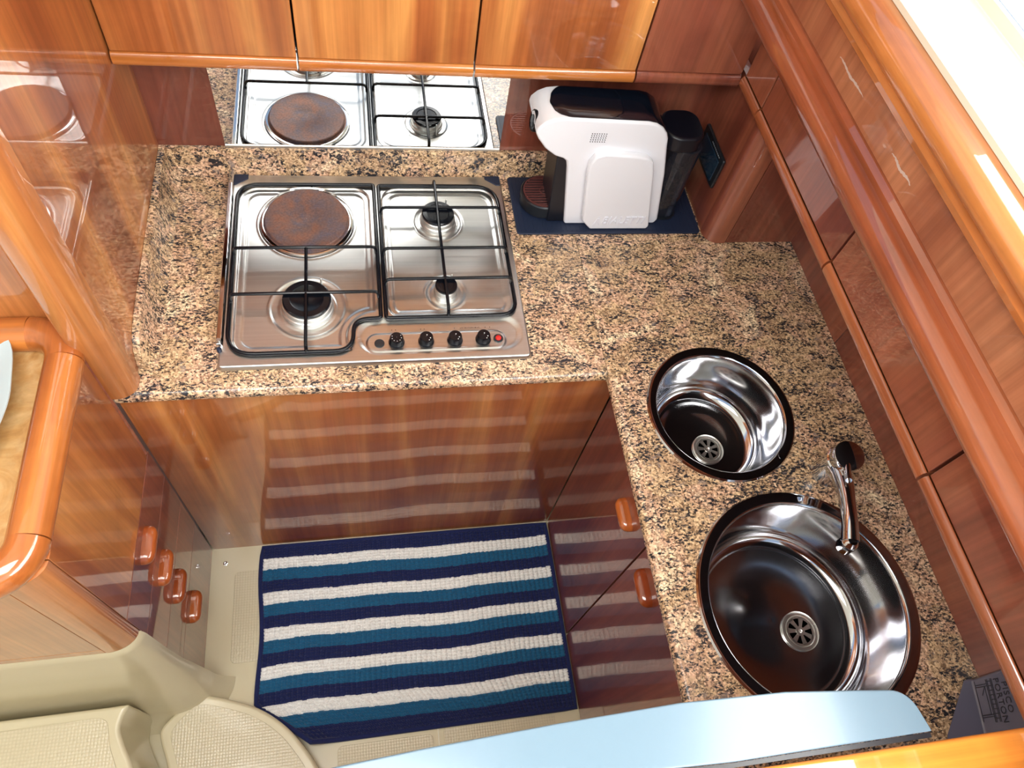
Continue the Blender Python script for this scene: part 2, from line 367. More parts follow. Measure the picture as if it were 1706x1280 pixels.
# scuff marks on the panel between the rails
sc = MB()
for (ya, yb_, z0) in ((0.10, 0.19, 0.572), (-0.07, -0.01, 0.568)):
    n = 26; pts_t = []; pts_b = []
    for i in range(n + 1):
        t = i / n; y = ya + (yb_ - ya) * t; z = z0 + 0.0012 * math.sin(t * 9) + random.uniform(-0.0006, 0.0006); hw = 0.0014 * math.sin(PI * t) + 0.0002 + random.uniform(0, 0.0010)
        pts_t.append((0.2486, y, z + hw)); pts_b.append((0.2486, y, z - hw))
    o0 = pts_t + pts_b
    sc.add(o0, [(i, i + 1, n + 2 + i, n + 1 + i) for i in range(n)])

# ------------------------------------------------------------------ lockers over the hob (back) and along the hull (right)
def back_locker(x0, x1, label, WD=WOOD):
    t = thing('wall_locker', label, 'cabinet', ((x0 + x1) / 2, 0.51, 0.313), 'cherry lockers above the hob')
    g = 0.0018
    obj('body', MB().box(x0 + g, x1 - g, 0.489, 0.556, 0.318, 0.995), GAP, t)
    obj('door', MB().box(x0 + g, x1 - g, 0.467, 0.487, 0.339, 0.995), WD, t, bevel=0.0012)
    pf = [(0.487, 0.313), (0.487, 0.3385), (0.466, 0.3385)] + [(0.468 - 0.007 * math.sin(math.radians(a)), 0.3255 + 0.0125 * math.cos(math.radians(a))) for a in range(0, 181, 15)]
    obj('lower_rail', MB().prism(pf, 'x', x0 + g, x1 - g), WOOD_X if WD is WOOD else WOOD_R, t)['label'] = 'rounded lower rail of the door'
    return t
xs = [-0.857, -0.555, -0.245, 0.065, 0.283]
for i, lab in enumerate(['cherry locker door at far left against the glossy partition', 'cherry locker door above the middle of the mirror',
                         'cherry locker door above the left part of the coffee machine', 'narrow cherry locker door with painted-in shade in the far right corner']):
    back_locker(xs[i], xs[i + 1], lab, WOOD_R if i == 3 else WOOD)  # corner locker is the same cherry, darkened to paint in its shade

def hull_locker(y0, y1, label):
    t = thing('hull_locker', label, 'cabinet', (0.40, (y0 + y1) / 2, 0.315), 'cherry lockers along the right side')
    g = 0.0022
    obj('body', MB().box(0.309, 0.512, y0 + g, y1 - g, 0.342, 0.4315), WOOD_R, t)
    obj('door', MB().box(0.287, 0.307, y0 + g, y1 - g, 0.3425, 0.4315), WOOD_R, t, bevel=0.0015)
    obj('underside', MB().box(0.3085, 0.512, y0 + g, y1 - g, 0.3180, 0.3412), plain('shade_painted_underside', (0.020, 0.020, 0.030), 0.35), t)['label'] = 'underside panel with shade painted in'  # veneer darkened in colour to stand in for the shade under the lockers
    pf = [(0.308, 0.3165), (0.308, 0.3415), (0.286, 0.3415)] + [(0.288 - 0.008 * math.sin(math.radians(a)), 0.329 + 0.0125 * math.cos(math.radians(a))) for a in range(0, 181, 15)]
    obj('lower_rail', MB().prism(pf, 'y', y0 + g, y1 - g), WOOD_Y, t)['label'] = 'rounded lower rail of the door'
    return t
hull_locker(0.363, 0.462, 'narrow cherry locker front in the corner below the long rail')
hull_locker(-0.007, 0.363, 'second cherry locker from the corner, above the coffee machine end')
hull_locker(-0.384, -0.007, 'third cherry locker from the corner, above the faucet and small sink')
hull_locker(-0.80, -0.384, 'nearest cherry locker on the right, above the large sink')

# ------------------------------------------------------------------ mirror splashback
mr_ = thing('mirror_splashback', 'mirror panel on the back wall reflecting the gas hob', 'mirror', (-0.44, 0.556, 0.063))
obj('mirror', MB().box(-0.728, -0.153, 0.5545, 0.5575, 0.0685, 0.312), MIRROR, mr_)
obj('bottom_strip', MB().box(-0.728, -0.153, 0.5525, 0.5575, 0.0635, 0.0685), ALU, mr_)

# ------------------------------------------------------------------ granite worktops
TH = 0.024
def nose(a, n=6): return [(0.012 - 0.012 * math.sin(PI / 2 * i / n), -0.012 + 0.012 * math.cos(PI / 2 * i / n)) for i in range(n + 1)]
gl = thing('granite_worktop', 'speckled granite worktop carrying the gas hob', 'worktop', (-0.44, 0.28, -TH))
pf = [(0.5575, -TH), (0.5575, 0.0)] + nose(0) + [(0.0, -0.018), (0.006, -TH)]
obj('slab', MB().prism(pf, 'x', -0.8925, -0.0006), GRAN, gl)
gu = thing('granite_upstand', 'low granite upstand running along the back and left edges of the worktop', 'upstand', (-0.28, 0.55, 0.0))
up = [(0.5575, 0.0003), (0.5575, 0.063), (0.546, 0.063), (0.5425, 0.061), (0.541, 0.057), (0.5405, 0.008), (0.538, 0.003), (0.533, 0.0003)]
obj('back_upstand', MB().prism(up, 'x', -0.8575, 0.2995), GRAN, gu)
up = [(-0.8575, 0.0), (-0.8575, 0.063), (-0.850, 0.063), (-0.846, 0.061), (-0.838, 0.012), (-0.834, 0.004), (-0.826, 0.0)]
lu = MB(); n = len(up); vs = []; ysl = [0.541, 0.16, 0.12, 0.09, 0.07, 0.058]
for k, y in enumerate(ysl):
    h = 0.0003 / max(p[2] if False else 1, 1) * 0 + [1, 1, 0.97, 0.85, 0.6, 0.15][k]
    vs += [(p[0], y, p[1] * h) for p in up]
fs = []
for k in range(len(ysl) - 1):
    for i in range(n - 1): fs.append((k * n + i, k * n + i + 1, (k + 1) * n + i + 1, (k + 1) * n + i))
fs.append(tuple(range((len(ysl) - 1) * n, len(ysl) * n))); lu.add(vs, fs)
obj('left_upstand', lu, GRAN, gu)

gr = thing('granite_worktop', 'speckled granite worktop with two round sinks cut into it', 'worktop', (0.26, -0.2, -TH))
SINKS = [((0.2095, -0.0935), 0.149, 0.130, 0.118, (0.222, -0.118)), ((0.258, -0.465), 0.1985, 0.177, 0.138, (0.306, -0.490))]
outer = [(0.0006, 0.5575), (0.0006, 0.0), (0.012, 0.0), (0.012, -0.822), (0.5145, -0.822), (0.5145, 0.5575)]
loops = [outer] + [[(c[0] + (ri + 0.006) * math.cos(2 * PI * i / 72), c[1] + (ri + 0.006) * math.sin(2 * PI * i / 72)) for i in range(72)] for c, ro, ri, dp, dr in SINKS]
tri = tessellate_polygon([[Vector((p[0], p[1], 0)) for p in l] for l in loops]); flat = [p for l in loops for p in l]
gb = MB(); gb.add([(p[0], p[1], 0.0) for p in flat], [tuple(t) for t in tri]); gb.add([(p[0], p[1], -TH) for p in flat], [tuple(t) for t in tri])
for l in loops:
    n = len(l); gb.add([(p[0], p[1], 0.0) for p in l] + [(p[0], p[1], -TH) for p in l], [(i, (i + 1) % n, n + (i + 1) % n, n + i) for i in range(n)])
ns = nose(0) + [(0.0, -0.018), (0.006, -TH), (0.012, -TH)]
gb.prism(ns, 'y', -0.822, -0.0002)
obj('slab', gb, GRAN, gr)

# ------------------------------------------------------------------ sinks
def strainer(t, c, z, r, sname='strainer'):
    m = MB(); m.lathe([(r, 0.0), (r, 0.0025), (r * 0.93, 0.0032), (r * 0.80, 0.0030), (r * 0.76, 0.0015), (r * 0.74, 0.0)], (c[0], c[1], z), n=40, caps=False)
    dr = obj(sname, m, ALUB, t)
    obj('drain_hole', MB().lathe([(r * 0.74, 0.0004), (0.001, 0.0004)], (c[0], c[1], z), n=32), BLACKP, dr)
    g = MB()
    for k in range(7):
        a = 2 * PI * k / 7 + 0.3; ca, sa = math.cos(a), math.sin(a); w1, w2 = r * 0.07, r * 0.13; r0, r1 = r * 0.2, r * 0.68
        q = [(r0, -w1), (r1, -w2), (r1, w2), (r0, w1)]
        pts = [(c[0] + u * ca - v * sa, c[1] + u * sa + v * ca) for u, v in q]
        g.prism(pts, 'z', z + 0.0006, z + 0.0022)
    g.lathe([(r * 0.24, 0.0006), (r * 0.24, 0.0026), (r * 0.10, 0.0028), (r * 0.05, 0.0016)], (c[0], c[1], z), n=20)
    g.lathe([(r * 0.64, 0.0006), (r * 0.64, 0.0022), (r * 0.75, 0.0022), (r * 0.75, 0.0006)], (c[0], c[1], z), n=40, caps=False)
    obj('grate', g, ALUB, dr)
for k, (c, ro, ri, dp, dr) in enumerate(SINKS):
    lab = ['small round polished steel sink nearer the back corner', 'large round polished steel sink in front of the faucet'][k]
    t = thing('round_sink', lab, 'sink', (c[0], c[1], 0.0), 'round sinks')
    obj('rim', MB().lathe([(ri + 0.001, 0.0022), (ri + 0.004, 0.0030), (ro - 0.010, 0.0030), (ro - 0.006, 0.0042), (ro - 0.0025, 0.0040), (ro, 0.0008), (ro, 0.0002)], (c[0], c[1], 0.0), n=96, caps=False), POL, t)
    bz = []
    rb = ri - 0.012; f = 0.030
    bz += [(ri + 0.001, 0.0022), (ri - 0.0015, 0.0), (ri - 0.003, -0.004)]
    for i in range(13):
        a = PI / 2 * i / 12; bz.append((rb - f + f * math.cos(a), -dp + f - f * math.sin(a)))
    bz.append((rb - f - 0.004, -dp - 0.0018)); bz.append((0.06, -dp - 0.0030)); bz.append((0.0005, -dp - 0.0035))
    obj('bowl', MB().lathe(bz, (c[0], c[1], 0.0), n=96, caps=False), BOWL, t)
    strainer(t, dr, -dp - 0.0022, 0.033 if k == 0 else 0.036)
    ang = -0.85 if k == 0 else 1.30
    rr = ro - 0.011
    obj('overflow_badge', MB().prism(rrect(c[0] + rr * math.cos(ang) - 0.006, c[0] + rr * math.cos(ang) + 0.006, c[1] + rr * math.sin(ang) - 0.005, c[1] + rr * math.sin(ang) + 0.005, 0.003), 'z', 0.003, 0.0036), CHROME, t, bevel=0.0004)

# ------------------------------------------------------------------ faucet
t = thing('mixer_faucet', 'chrome single-lever mixer faucet swung over the large sink', 'faucet', (0.385, -0.215, 0.0))
obj('body', MB().lathe([(0.0290, 0.0), (0.0298, 0.003), (0.0285, 0.006), (0.0275, 0.02), (0.0265, 0.045), (0.0262, 0.060)], (0.378, -0.237, 0.0), n=48), CHROME, t)
def axis_disc(base, d, prof, n=40):
    m = MB(); d = Vector(d).normalized(); u = d.cross(Vector((0, 0, 1)) if abs(d.z) < 0.95 else Vector((1, 0, 0))).normalized(); v = d.cross(u); b0 = Vector(base)
    vs = []; fs = []
    for r, h in prof:
        for i in range(n):
            a = 2 * PI * i / n; vs.append(b0 + d * h + (u * math.cos(a) + v * math.sin(a)) * r)
    for k in range(len(prof) - 1):
        for i in range(n): fs.append((k * n + i, k * n + (i + 1) % n, (k + 1) * n + (i + 1) % n, (k + 1) * n + i))
    fs.append(tuple(range(n - 1, -1, -1))); fs.append(tuple(range((len(prof) - 1) * n, len(prof) * n)))
    m.add(vs, fs); return m
hd = obj('lever_cap', axis_disc((0.378, -0.238, 0.060), (-0.12, -0.16, 1), [(0.0268, 0.0), (0.0278, 0.002), (0.0255, 0.004), (0.0268, 0.008), (0.0280, 0.028), (0.0272, 0.031), (0.025, 0.032)]), CHROME, t)
lv = MB(); lv.tube([(0.370, -0.252, 0.080), (0.362, -0.272, 0.084), (0.352, -0.290, 0.092)], [0.0085, 0.0062, 0.0055], n=14); obj('lever', lv, CHROME, t)
def smoothpath(pts, n=6):
    out = []
    P = [Vector(p) for p in pts]; P = [P[0] * 2 - P[1]] + P + [P[-1] * 2 - P[-2]]
    for i in range(1, len(P) - 2):
        for k in range(n):
            s = k / n; a, b_, c_, d_ = P[i - 1], P[i], P[i + 1], P[i + 2]
            out.append(0.5 * ((2 * b_) + (c_ - a) * s + (2 * a - 5 * b_ + 4 * c_ - d_) * s * s + (3 * b_ - a - 3 * c_ + d_) * s ** 3))
    out.append(P[-2]); return out
spn = smoothpath([(0.377, -0.238, 0.038), (0.371, -0.256, 0.052), (0.352, -0.306, 0.072), (0.332, -0.357, 0.082), (0.321, -0.392, 0.078)])
ks = len(spn); obj('spout', MB().tube(spn, [0.0262 - 0.0128 * min(1, i / (ks * 0.55)) + 0.002 * max(0, (i / ks - 0.8) * 5) for i in range(ks)], n=20), CHROME, t)
obj('aerator', MB().lathe([(0.0145, -0.020), (0.0148, -0.004), (0.0135, 0.004), (0.008, 0.010)], (0.321, -0.394, 0.076), n=28), CHROME, t)

# ------------------------------------------------------------------ gas hob
HX0, HX1, HY0, HY1 = -0.726, -0.146, 0.045, 0.533
t = hob = thing('gas_hob', 'stainless steel hob with three gas burners and one hotplate', 'hob', (-0.436, 0.289, 0.0))
def sdr(x, y, x0, x1, y0, y1, r):
    cx, cy = (x0 + x1) / 2, (y0 + y1) / 2; dx = abs(x - cx) - (x1 - x0) / 2 + r; dy = abs(y - cy) - (y1 - y0) / 2 + r
    return math.hypot(max(dx, 0), max(dy, 0)) + min(max(dx, dy), 0) - r
def ss(t_): t_ = max(0.0, min(1.0, t_)); return t_ * t_ * (3 - 2 * t_)
BURN = [(-0.568, 0.180, 0.072), (-0.300, 0.399, 0.052), (-0.300, 0.208, 0.041)]
def hobz(x, y):
    z = 0.0095
    d = sdr(x, y, HX0, HX1, HY0, HY1, 0.010); z -= 0.0085 * ss((d + 0.003) / 0.003)
    ctl = sdr(x, y, -0.482, -0.156, 0.060, 0.150, 0.044)
    dl = max(sdr(x, y, -0.703, -0.440, 0.074, 0.494, 0.035), -(ctl - 0.012))
    dr_ = max(sdr(x, y, -0.418, -0.166, 0.140, 0.494, 0.040), -(ctl - 0.002))
    dw = min(dl, dr_)
    inner = min(max(sdr(x, y, -0.691, -0.449, 0.086, 0.482, 0.028), -(ctl - 0.024)), max(sdr(x, y, -0.408, -0.178, 0.150, 0.482, 0.035), -(ctl - 0.010)))
    z -= 0.0040 * ss(-dw / 0.005); z -= 0.0022 * ss(-inner / 0.007)
    cz = 0.0035 * ss(-ctl / 0.016)
    plat = sdr(x, y, -0.462, -0.192, 0.066, 0.112, 0.022); cz -= 0.0030 * ss(-plat / 0.004)
    if dw > -0.001: z -= cz
    elif cz > 0: z -= cz * 0.5
    for bx, by, br in BURN:
        rr = math.hypot(x - bx, y - by)
        if rr < br + 0.006: z += -0.0022 * ss((br - rr) / 0.007) + 0.0012 * math.exp(-((rr - br) / 0.0022) ** 2) + 0.0016 * ss((br * 0.78 - rr) / 0.004)
    rr = math.hypot(x + 0.570, y - 0.399)
    if rr < 0.106: z += 0.0012 * math.exp(-((rr - 0.097) / 0.0022) ** 2) - 0.0016 * ss((0.097 - rr) / 0.004)
    return max(z, 0.0006)
nx, ny = 291, 245; hb = MB(); vs = []
for j in range(ny):
    for i in range(nx):
        x = HX0 + (HX1 - HX0) * i / (nx - 1); y = HY0 + (HY1 - HY0) * j / (ny - 1)
        xx, yy = x, y; cx = max(HX0 + 0.01 - x, x - HX1 + 0.01); cy = max(HY0 + 0.01 - y, y - HY1 + 0.01)
        if cx > 0 and cy > 0:
            m_ = max(cx, cy); h = math.hypot(cx, cy); f = m_ / h
            xx = x + (cx - cx * f) * (1 if x < -0.4 else -1); yy = y + (cy - cy * f) * (1 if y < 0.3 else -1)
        vs.append((xx, yy, hobz(xx, yy)))
fs = [(j * nx + i, j * nx + i + 1, (j + 1) * nx + i + 1, (j + 1) * nx + i) for j in range(ny - 1) for i in range(nx - 1)]
hb.add(vs, fs); obj('tray', hb, BRUSH, t, angle=80)
# hotplate
hp = obj('hotplate', MB().lathe([(0.088, 0.002), (0.088, 0.006), (0.0845, 0.0075), (0.0835, 0.0135), (0.0815, 0.0150), (0.027, 0.0150), (0.024, 0.0135), (0.0005, 0.0135)], (-0.570, 0.399, 0.002), n=96, caps=False), RUST, t)
obj('hotplate_ring', MB().lathe([(0.093, 0.001), (0.0925, 0.0055), (0.089, 0.0065), (0.0865, 0.0065), (0.086, 0.003)], (-0.570, 0.399, 0.002), n=96, caps=False), POL, hp)
def burner(x, y, rc, h, label=None):
    b = obj('burner', MB().lathe([(rc * 1.10, 0.0), (rc * 1.10, 0.008), (rc * 1.04, 0.0095), (rc * 1.02, h - 0.009), (rc * 0.9, h - 0.006)], (x, y, 0.003), n=56), ALU, t)
    if label: b['label'] = label
    obj('burner_cap', MB().lathe([(rc * 0.96, h - 0.008), (rc * 1.0, h - 0.006), (rc * 1.0, h - 0.002), (rc * 0.95, h), (rc * 0.7, h + 0.0006), (rc * 0.66, h - 0.0006), (0.0005, h - 0.0006)], (x, y, 0.003), n=56, caps=False), ENAMEL, b)
    obj('igniter', MB().lathe([(0.002, 0), (0.002, h + 0.002), (0.001, h + 0.003)], (x + rc * 1.18 * 0.5, y + rc * 1.18 * 0.87, 0.003), n=10), ALU, b)
burner(-0.568, 0.182, 0.045, 0.027, 'large gas burner'); burner(-0.300, 0.402, 0.034, 0.027, 'medium gas burner'); burner(-0.300, 0.2095, 0.022, 0.027, 'small gas burner')
# pan supports
def rloop(pts, z, n=5):
    # pts: (x, y, corner radius)
    out = []; k = len(pts)
    for i in range(k):
        p = Vector(pts[i][:2]); a = Vector(pts[i - 1][:2]); b_ = Vector(pts[(i + 1) % k][:2]); r = pts[i][2]
        d1 = (a - p).normalized(); d2 = (b_ - p).normalized(); r = min(r, (a - p).length * 0.49, (b_ - p).length * 0.49)
        s, e_ = p + d1 * r, p + d2 * r
        for q in range(n + 1):
            u = q / n; m_ = s * (1 - u) ** 2 + p * 2 * u * (1 - u) + e_ * u * u; out.append((m_.x, m_.y, z))
    return out
RL = 0.0041
LZ, BZ = 0.0150, 0.0345
sl = MB(); sl.tube(rloop([(-0.709, 0.070, 0.05), (-0.709, 0.497, 0.045), (-0.431, 0.497, 0.006), (-0.431, 0.143, 0.006), (-0.482, 0.140, 0.03), (-0.486, 0.070, 0.04)], LZ, 7), RL, closed=True)
def cross(m, a, b_, drop_a=True, drop_b=True, r=0.0033):
    a, b_ = Vector(a), Vector(b_); d = (b_ - a).normalized(); pts = []
    up_ = Vector((0, 0, 1))
    if drop_a: pts += [a + up_ * LZ - d * 0.0, a + d * 0.001 + up_ * (BZ - 0.008), a + d * 0.004 + up_ * (BZ - 0.002), a + d * 0.010 + up_ * BZ]
    else: pts += [a + up_ * BZ]
    pts += [a.lerp(b_, 0.5) + up_ * BZ]
    if drop_b: pts += [b_ - d * 0.010 + up_ * BZ, b_ - d * 0.004 + up_ * (BZ - 0.002), b_ - d * 0.001 + up_ * (BZ - 0.008), b_ + up_ * LZ]
    else: pts += [b_ + up_ * BZ]
    m.tube(pts, r, n=10)
cross(sl, (-0.707, 0.305, 0), (-0.433, 0.305, 0)); cross(sl, (-0.707, 0.192, 0), (-0.433, 0.192, 0)); cross(sl, (-0.569, 0.070, 0), (-0.569, 0.303, 0), True, False)
for fx, fy in ((-0.709, 0.42), (-0.709, 0.11), (-0.431, 0.42), (-0.56, 0.497)): sl.tube([(fx, fy, LZ), (fx, fy, 0.004)], 0.003, n=8)
obj('pan_support', sl, ENAMEL, t)['label'] = 'left black wire pan support with notched corner'
sr = MB(); sr.tube(rloop([(-0.421, 0.142, 0.006), (-0.421, 0.495, 0.006), (-0.164, 0.495, 0.055), (-0.164, 0.142, 0.035)], LZ, 7), RL, closed=True)
for y in (0.412, 0.300, 0.221): cross(sr, (-0.419, y, 0), (-0.166, y, 0))
cross(sr, (-0.3015, 0.142, 0), (-0.3015, 0.495, 0))
for fx, fy in ((-0.421, 0.45), (-0.421, 0.18), (-0.164, 0.41), (-0.164, 0.18)): sr.tube([(fx, fy, LZ), (fx, fy, 0.004)], 0.003, n=8)
obj('pan_support', sr, ENAMEL, t)['label'] = 'right black wire pan support'
# controls
for k, x in enumerate((-0.4045, -0.3485, -0.2935, -0.2385)):
    kb = obj('knob', MB().lathe([(0.0148, 0.0), (0.0152, 0.003), (0.0135, 0.006), (0.0128, 0.016), (0.0118, 0.018), (0.0005, 0.0185)], (x, 0.088, 0.0090), n=36, caps=False), ENAMEL, t)
    mk = MB()
    if k == 0:
        for a in range(7):
            an = math.radians(-200 + a * 38); mk.lathe([(0.0007, 0.0), (0.0007, 0.0003)], (x + 0.0088 * math.cos(an), 0.088 + 0.0088 * math.sin(an), 0.0090 + 0.0180), n=8)
    else:
        for dx, dy, r_ in ((0.001, 0.003, 0.0010), (0.007, -0.004, 0.0010), (0.0045, -0.0085, 0.0009)): mk.lathe([(r_, 0.0), (r_, 0.0003)], (x + dx, 0.088 + dy, 0.0090 + 0.0183), n=10)
    obj('marking', mk, MARK, kb)
obj('blanking_cap', MB().lathe([(0.0095, 0.0), (0.0095, 0.0014), (0.0085, 0.0018)], (-0.4365, 0.087, 0.0092), n=28), BLACKP, t)
rs = obj('indicator_lamp', MB().lathe([(0.0095, 0.0), (0.0095, 0.0025), (0.0075, 0.0030)], (-0.2085, 0.089, 0.0090), n=28), BLACKP, t)
obj('lens', MB().lathe([(0.0065, 0.0026), (0.0055, 0.0048), (0.002, 0.0056)], (-0.2085, 0.089, 0.0090), n=8), REDP, rs)
for x in (-0.412, -0.405, -0.357, -0.350, -0.2915, -0.231, -0.222): obj('printed_mark', MB().lathe([(0.0010, 0.0), (0.0010, 0.0002)], (x, 0.1175, 0.0087), n=8), INK, t)
mk = MB()
for i in range(12): mk.box(-0.281 + i * 0.0033, -0.281 + i * 0.0033 + 0.0020, 0.1165 + (i % 3) * 0.0004, 0.1178 + (i % 2) * 0.0006, 0.0086, 0.0090)
obj('lettering', mk, INK, t)
# hinge blocks and polished side guard
obj('hinge_cover', MB().prism([(-0.722, 0.531), (-0.722, 0.502), (-0.716, 0.500), (-0.690, 0.518), (-0.690, 0.531)], 'z', 0.0085, 0.0110), NAVYP, t, bevel=0.001)
obj('hinge_cover', MB().prism([(-0.150, 0.531), (-0.184, 0.531), (-0.184, 0.522), (-0.160, 0.503), (-0.150, 0.503)], 'z', 0.0085, 0.0110), NAVYP, t, bevel=0.001)
sg = obj('side_guard', MB().prism([(-0.7285, 0.004), (-0.7165, 0.004), (-0.7165, 0.012), (-0.719, 0.018), (-0.7285, 0.018)], 'y', 0.092, 0.541), POL, t, bevel=0.0025)
obj('guard_stop', MB().lathe([(0.0045, 0.0), (0.0045, 0.007), (0.003, 0.009)], (-0.722, 0.083, 0.009), n=16), NAVYP, sg)
obj('guard_stop', MB().lathe([(0.0042, 0.0), (0.0042, 0.007), (0.003, 0.009)], (-0.7225, 0.098, 0.016), n=16), ALU, sg)

# ------------------------------------------------------------------ coffee corner
obj_mat = MB().prism(rrect(-0.130, 0.295, 0.364, 0.536, 0.008), 'z', 0.0002, 0.0045)
rm = thing('rubber_mat', 'dark navy rubber mat under the white coffee machine', 'mat', (0.08, 0.45, 0.0))
obj('base', obj_mat, NAVYP, rm, bevel=0.0012)
rb_ = MB()
for i in range(40):
    x = -0.122 + i * 0.0104; rb_.box(x, x + 0.004, 0.372, 0.528, 0.0044, 0.0052)
tag(obj('ribs', rb_, NAVYP, rm), kind=None)

cm = thing('coffee_machine', 'glossy white capsule coffee machine with black top on the navy mat', 'coffee machine', (0.06, 0.44, 0.0052))
side = [(-0.022, 0.0055), (0.188, 0.0055), (0.194, 0.018), (0.166, 0.154), (0.147, 0.225), (0.143, 0.243), (0.136, 0.257), (0.124, 0.270), (0.108, 0.279), (0.090, 0.2825),
        (-0.050, 0.2865), (-0.076, 0.2875), (-0.098, 0.284), (-0.114, 0.276), (-0.125, 0.264), (-0.128, 0.252), (-0.120, 0.237), (-0.103, 0.2145), (-0.080, 0.1965), (-0.062, 0.190), (-0.053, 0.183), (-0.049, 0.168)]
obj('body', MB().prism(side, 'y', 0.390, 0.488), WHITEP, cm, bevel=0.006, seg=5, angle=50)
# black top: strip following the top profile, round at the front
top = [(-0.098, 0.284), (-0.076, 0.2875), (-0.050, 0.2865), (-0.02, 0.2858), (0.03, 0.2842), (0.090, 0.2825), (0.108, 0.279), (0.124, 0.270), (0.136, 0.257), (0.143, 0.243)]
dn = []
for i in range(len(top) - 1):
    for k in range(4): u = k / 4; dn.append((top[i][0] * (1 - u) + top[i + 1][0] * u, top[i][1] * (1 - u) + top[i + 1][1] * u))
dn.append(top[-1])
tm = MB(); vs = []; W2 = 0.0445; yc = 0.4395
for (x, z) in dn:
    d = x + 0.098; w_ = W2 * math.sqrt(max(0.0, 1 - max(0, 1 - d / 0.035) ** 2)) if d < 0.035 else W2
    w_ = max(w_, 0.002); i = dn.index((x, z)); a = dn[max(0, i - 1)]; b_ = dn[min(len(dn) - 1, i + 1)]; tx, tz = b_[0] - a[0], b_[1] - a[1]; L_ = math.hypot(tx, tz); nx_, nz_ = -tz / L_, tx / L_
    for yy, off in ((-w_, -0.003), (-w_, 0.0012), (-w_ * 0.9, 0.0022), (-w_ * 0.45, 0.0012), (0, 0.0006), (w_ * 0.45, 0.0012), (w_ * 0.9, 0.0022), (w_, 0.0012), (w_, -0.003)):
        vs.append((x + nx_ * off, yc + yy, z + nz_ * off))
fs = [(i * 9 + j, i * 9 + j + 1, (i + 1) * 9 + j + 1, (i + 1) * 9 + j) for i in range(len(dn) - 1) for j in range(8)]
tm.add(vs, fs); obj('top_lid', tm, plain('black_gloss', (0.004, 0.006, 0.012), 0.12, coat=0.5), cm, angle=50)['label'] = 'black glossy top'
bl = [(0.034, 0.0055), (0.166, 0.0055), (0.1700, 0.014), (0.149, 0.101), (0.132, 0.172), (0.124, 0.196), (0.108, 0.208), (0.086, 0.212), (0.018, 0.217), (0.000, 0.210), (-0.009, 0.190), (-0.008, 0.165), (0.012, 0.030)]
obj('side_panel', MB().prism(bl, 'y', 0.374, 0.392), WHITEP, cm, bevel=0.015, seg=6, angle=60)['label'] = 'raised white side panel'
tb = MB(); text_on(tb, 'BIALETTI', 0.030, 0.0022, (0.055, 0.3735, 0.025), (0.78, 0, 0), (0, 0, 1), shear=0.2, spacing=1.06)
tb.lathe([(0.0022, 0), (0.0022, 0.0009)], (0.047, 0.3735, 0.043), 'y', n=12); tb.prism([(0.037, 0.018), (0.041, 0.018), (0.047, 0.030), (0.050, 0.020), (0.053, 0.020), (0.049, 0.040), (0.044, 0.040)], 'y', 0.3725, 0.3745)
obj('embossed_lettering', tb, EMBOSS, cm)
vd = MB()
for i in range(7):
    for j in range(5): vd.lathe([(0.0011, -0.0006), (0.0011, 0.0006)], (-0.0165 + i * 0.0048, 0.3898, 0.2350 + j * 0.0048), 'y', n=8)
obj('speaker_dots', vd, BLACKP, cm)
obj('front_button', axis_disc((-0.1235, 0.430, 0.249), (-1, 0, 0.12), [(0.021, -0.006), (0.021, 0.003), (0.019, 0.0045), (0.017, 0.003), (0.012, 0.003), (0.011, 0.0045), (0.004, 0.005)]), ENAMEL, cm)
obj('column', MB().prism([(-0.060, 0.0055), (-0.018, 0.0055), (-0.040, 0.185), (-0.072, 0.192)], 'y', 0.398, 0.482), BLACKD, cm, bevel=0.004)
dt = obj('drip_tray', MB().lathe([(0.044, 0.0055), (0.050, 0.012), (0.051, 0.040), (0.049, 0.043), (0.046, 0.041)], (-0.064, 0.452, 0.0), n=56), BLACKP, cm)
gm = MB(); gm.lathe([(0.046, 0.041), (0.046, 0.0445), (0.043, 0.0445), (0.043, 0.041)], (-0.064, 0.452, 0.0), n=56, caps=False)
for i in range(11):
    y = -0.038 + i * 0.0076; hw = math.sqrt(max(0, 0.044 ** 2 - y * y)); gm.box(-0.064 - hw, -0.064 + hw, 0.452 + y - 0.0015, 0.452 + y + 0.0015, 0.0415, 0.0440)
gm.lathe([(0.011, 0.041), (0.011, 0.0450), (0.008, 0.0450), (0.008, 0.041)], (-0.064, 0.452, 0.0), n=32, caps=False)
obj('grille', gm, BROWNG, dt)
tk = obj('water_tank', MB().prism(rrect(0.176, 0.242, 0.402, 0.486, 0.026), 'z', 0.012, 0.200), TANK, cm, bevel=0.003)
obj('tank_lid', MB().prism(rrect(0.150, 0.232, 0.398, 0.490, 0.030), 'z', 0.2005, 0.238), BLACKD, cm, bevel=0.006)
obj('tank_base', MB().prism(rrect(0.185, 0.246, 0.402, 0.486, 0.026), 'z', 0.0055, 0.0118), BLACKP, cm)

so = thing('wall_socket', 'black framed double socket on the corner panel beside the coffee machine', 'socket', (0.30, 0.465, 0.098))
obj('frame', MB().prism(rrect(0.404, 0.527, 0.098, 0.176, 0.006), 'x', 0.2925, 0.2997), BLACKP, so, bevel=0.003)
obj('cover', MB().prism(rrect(0.418, 0.512, 0.108, 0.162, 0.003), 'x', 0.2905, 0.2924), plain('blue_black_glass', (0.012, 0.035, 0.065), 0.1, coat=0.6), so, bevel=0.0006)
mk = MB()
for i in range(9): mk.box(0.2920, 0.2924, 0.424 + i * 0.006, 0.424 + i * 0.006 + 0.0035, 0.1670, 0.1690)
obj('lettering', mk, plain('faint_print', (0.35, 0.40, 0.45), 0.5), so)

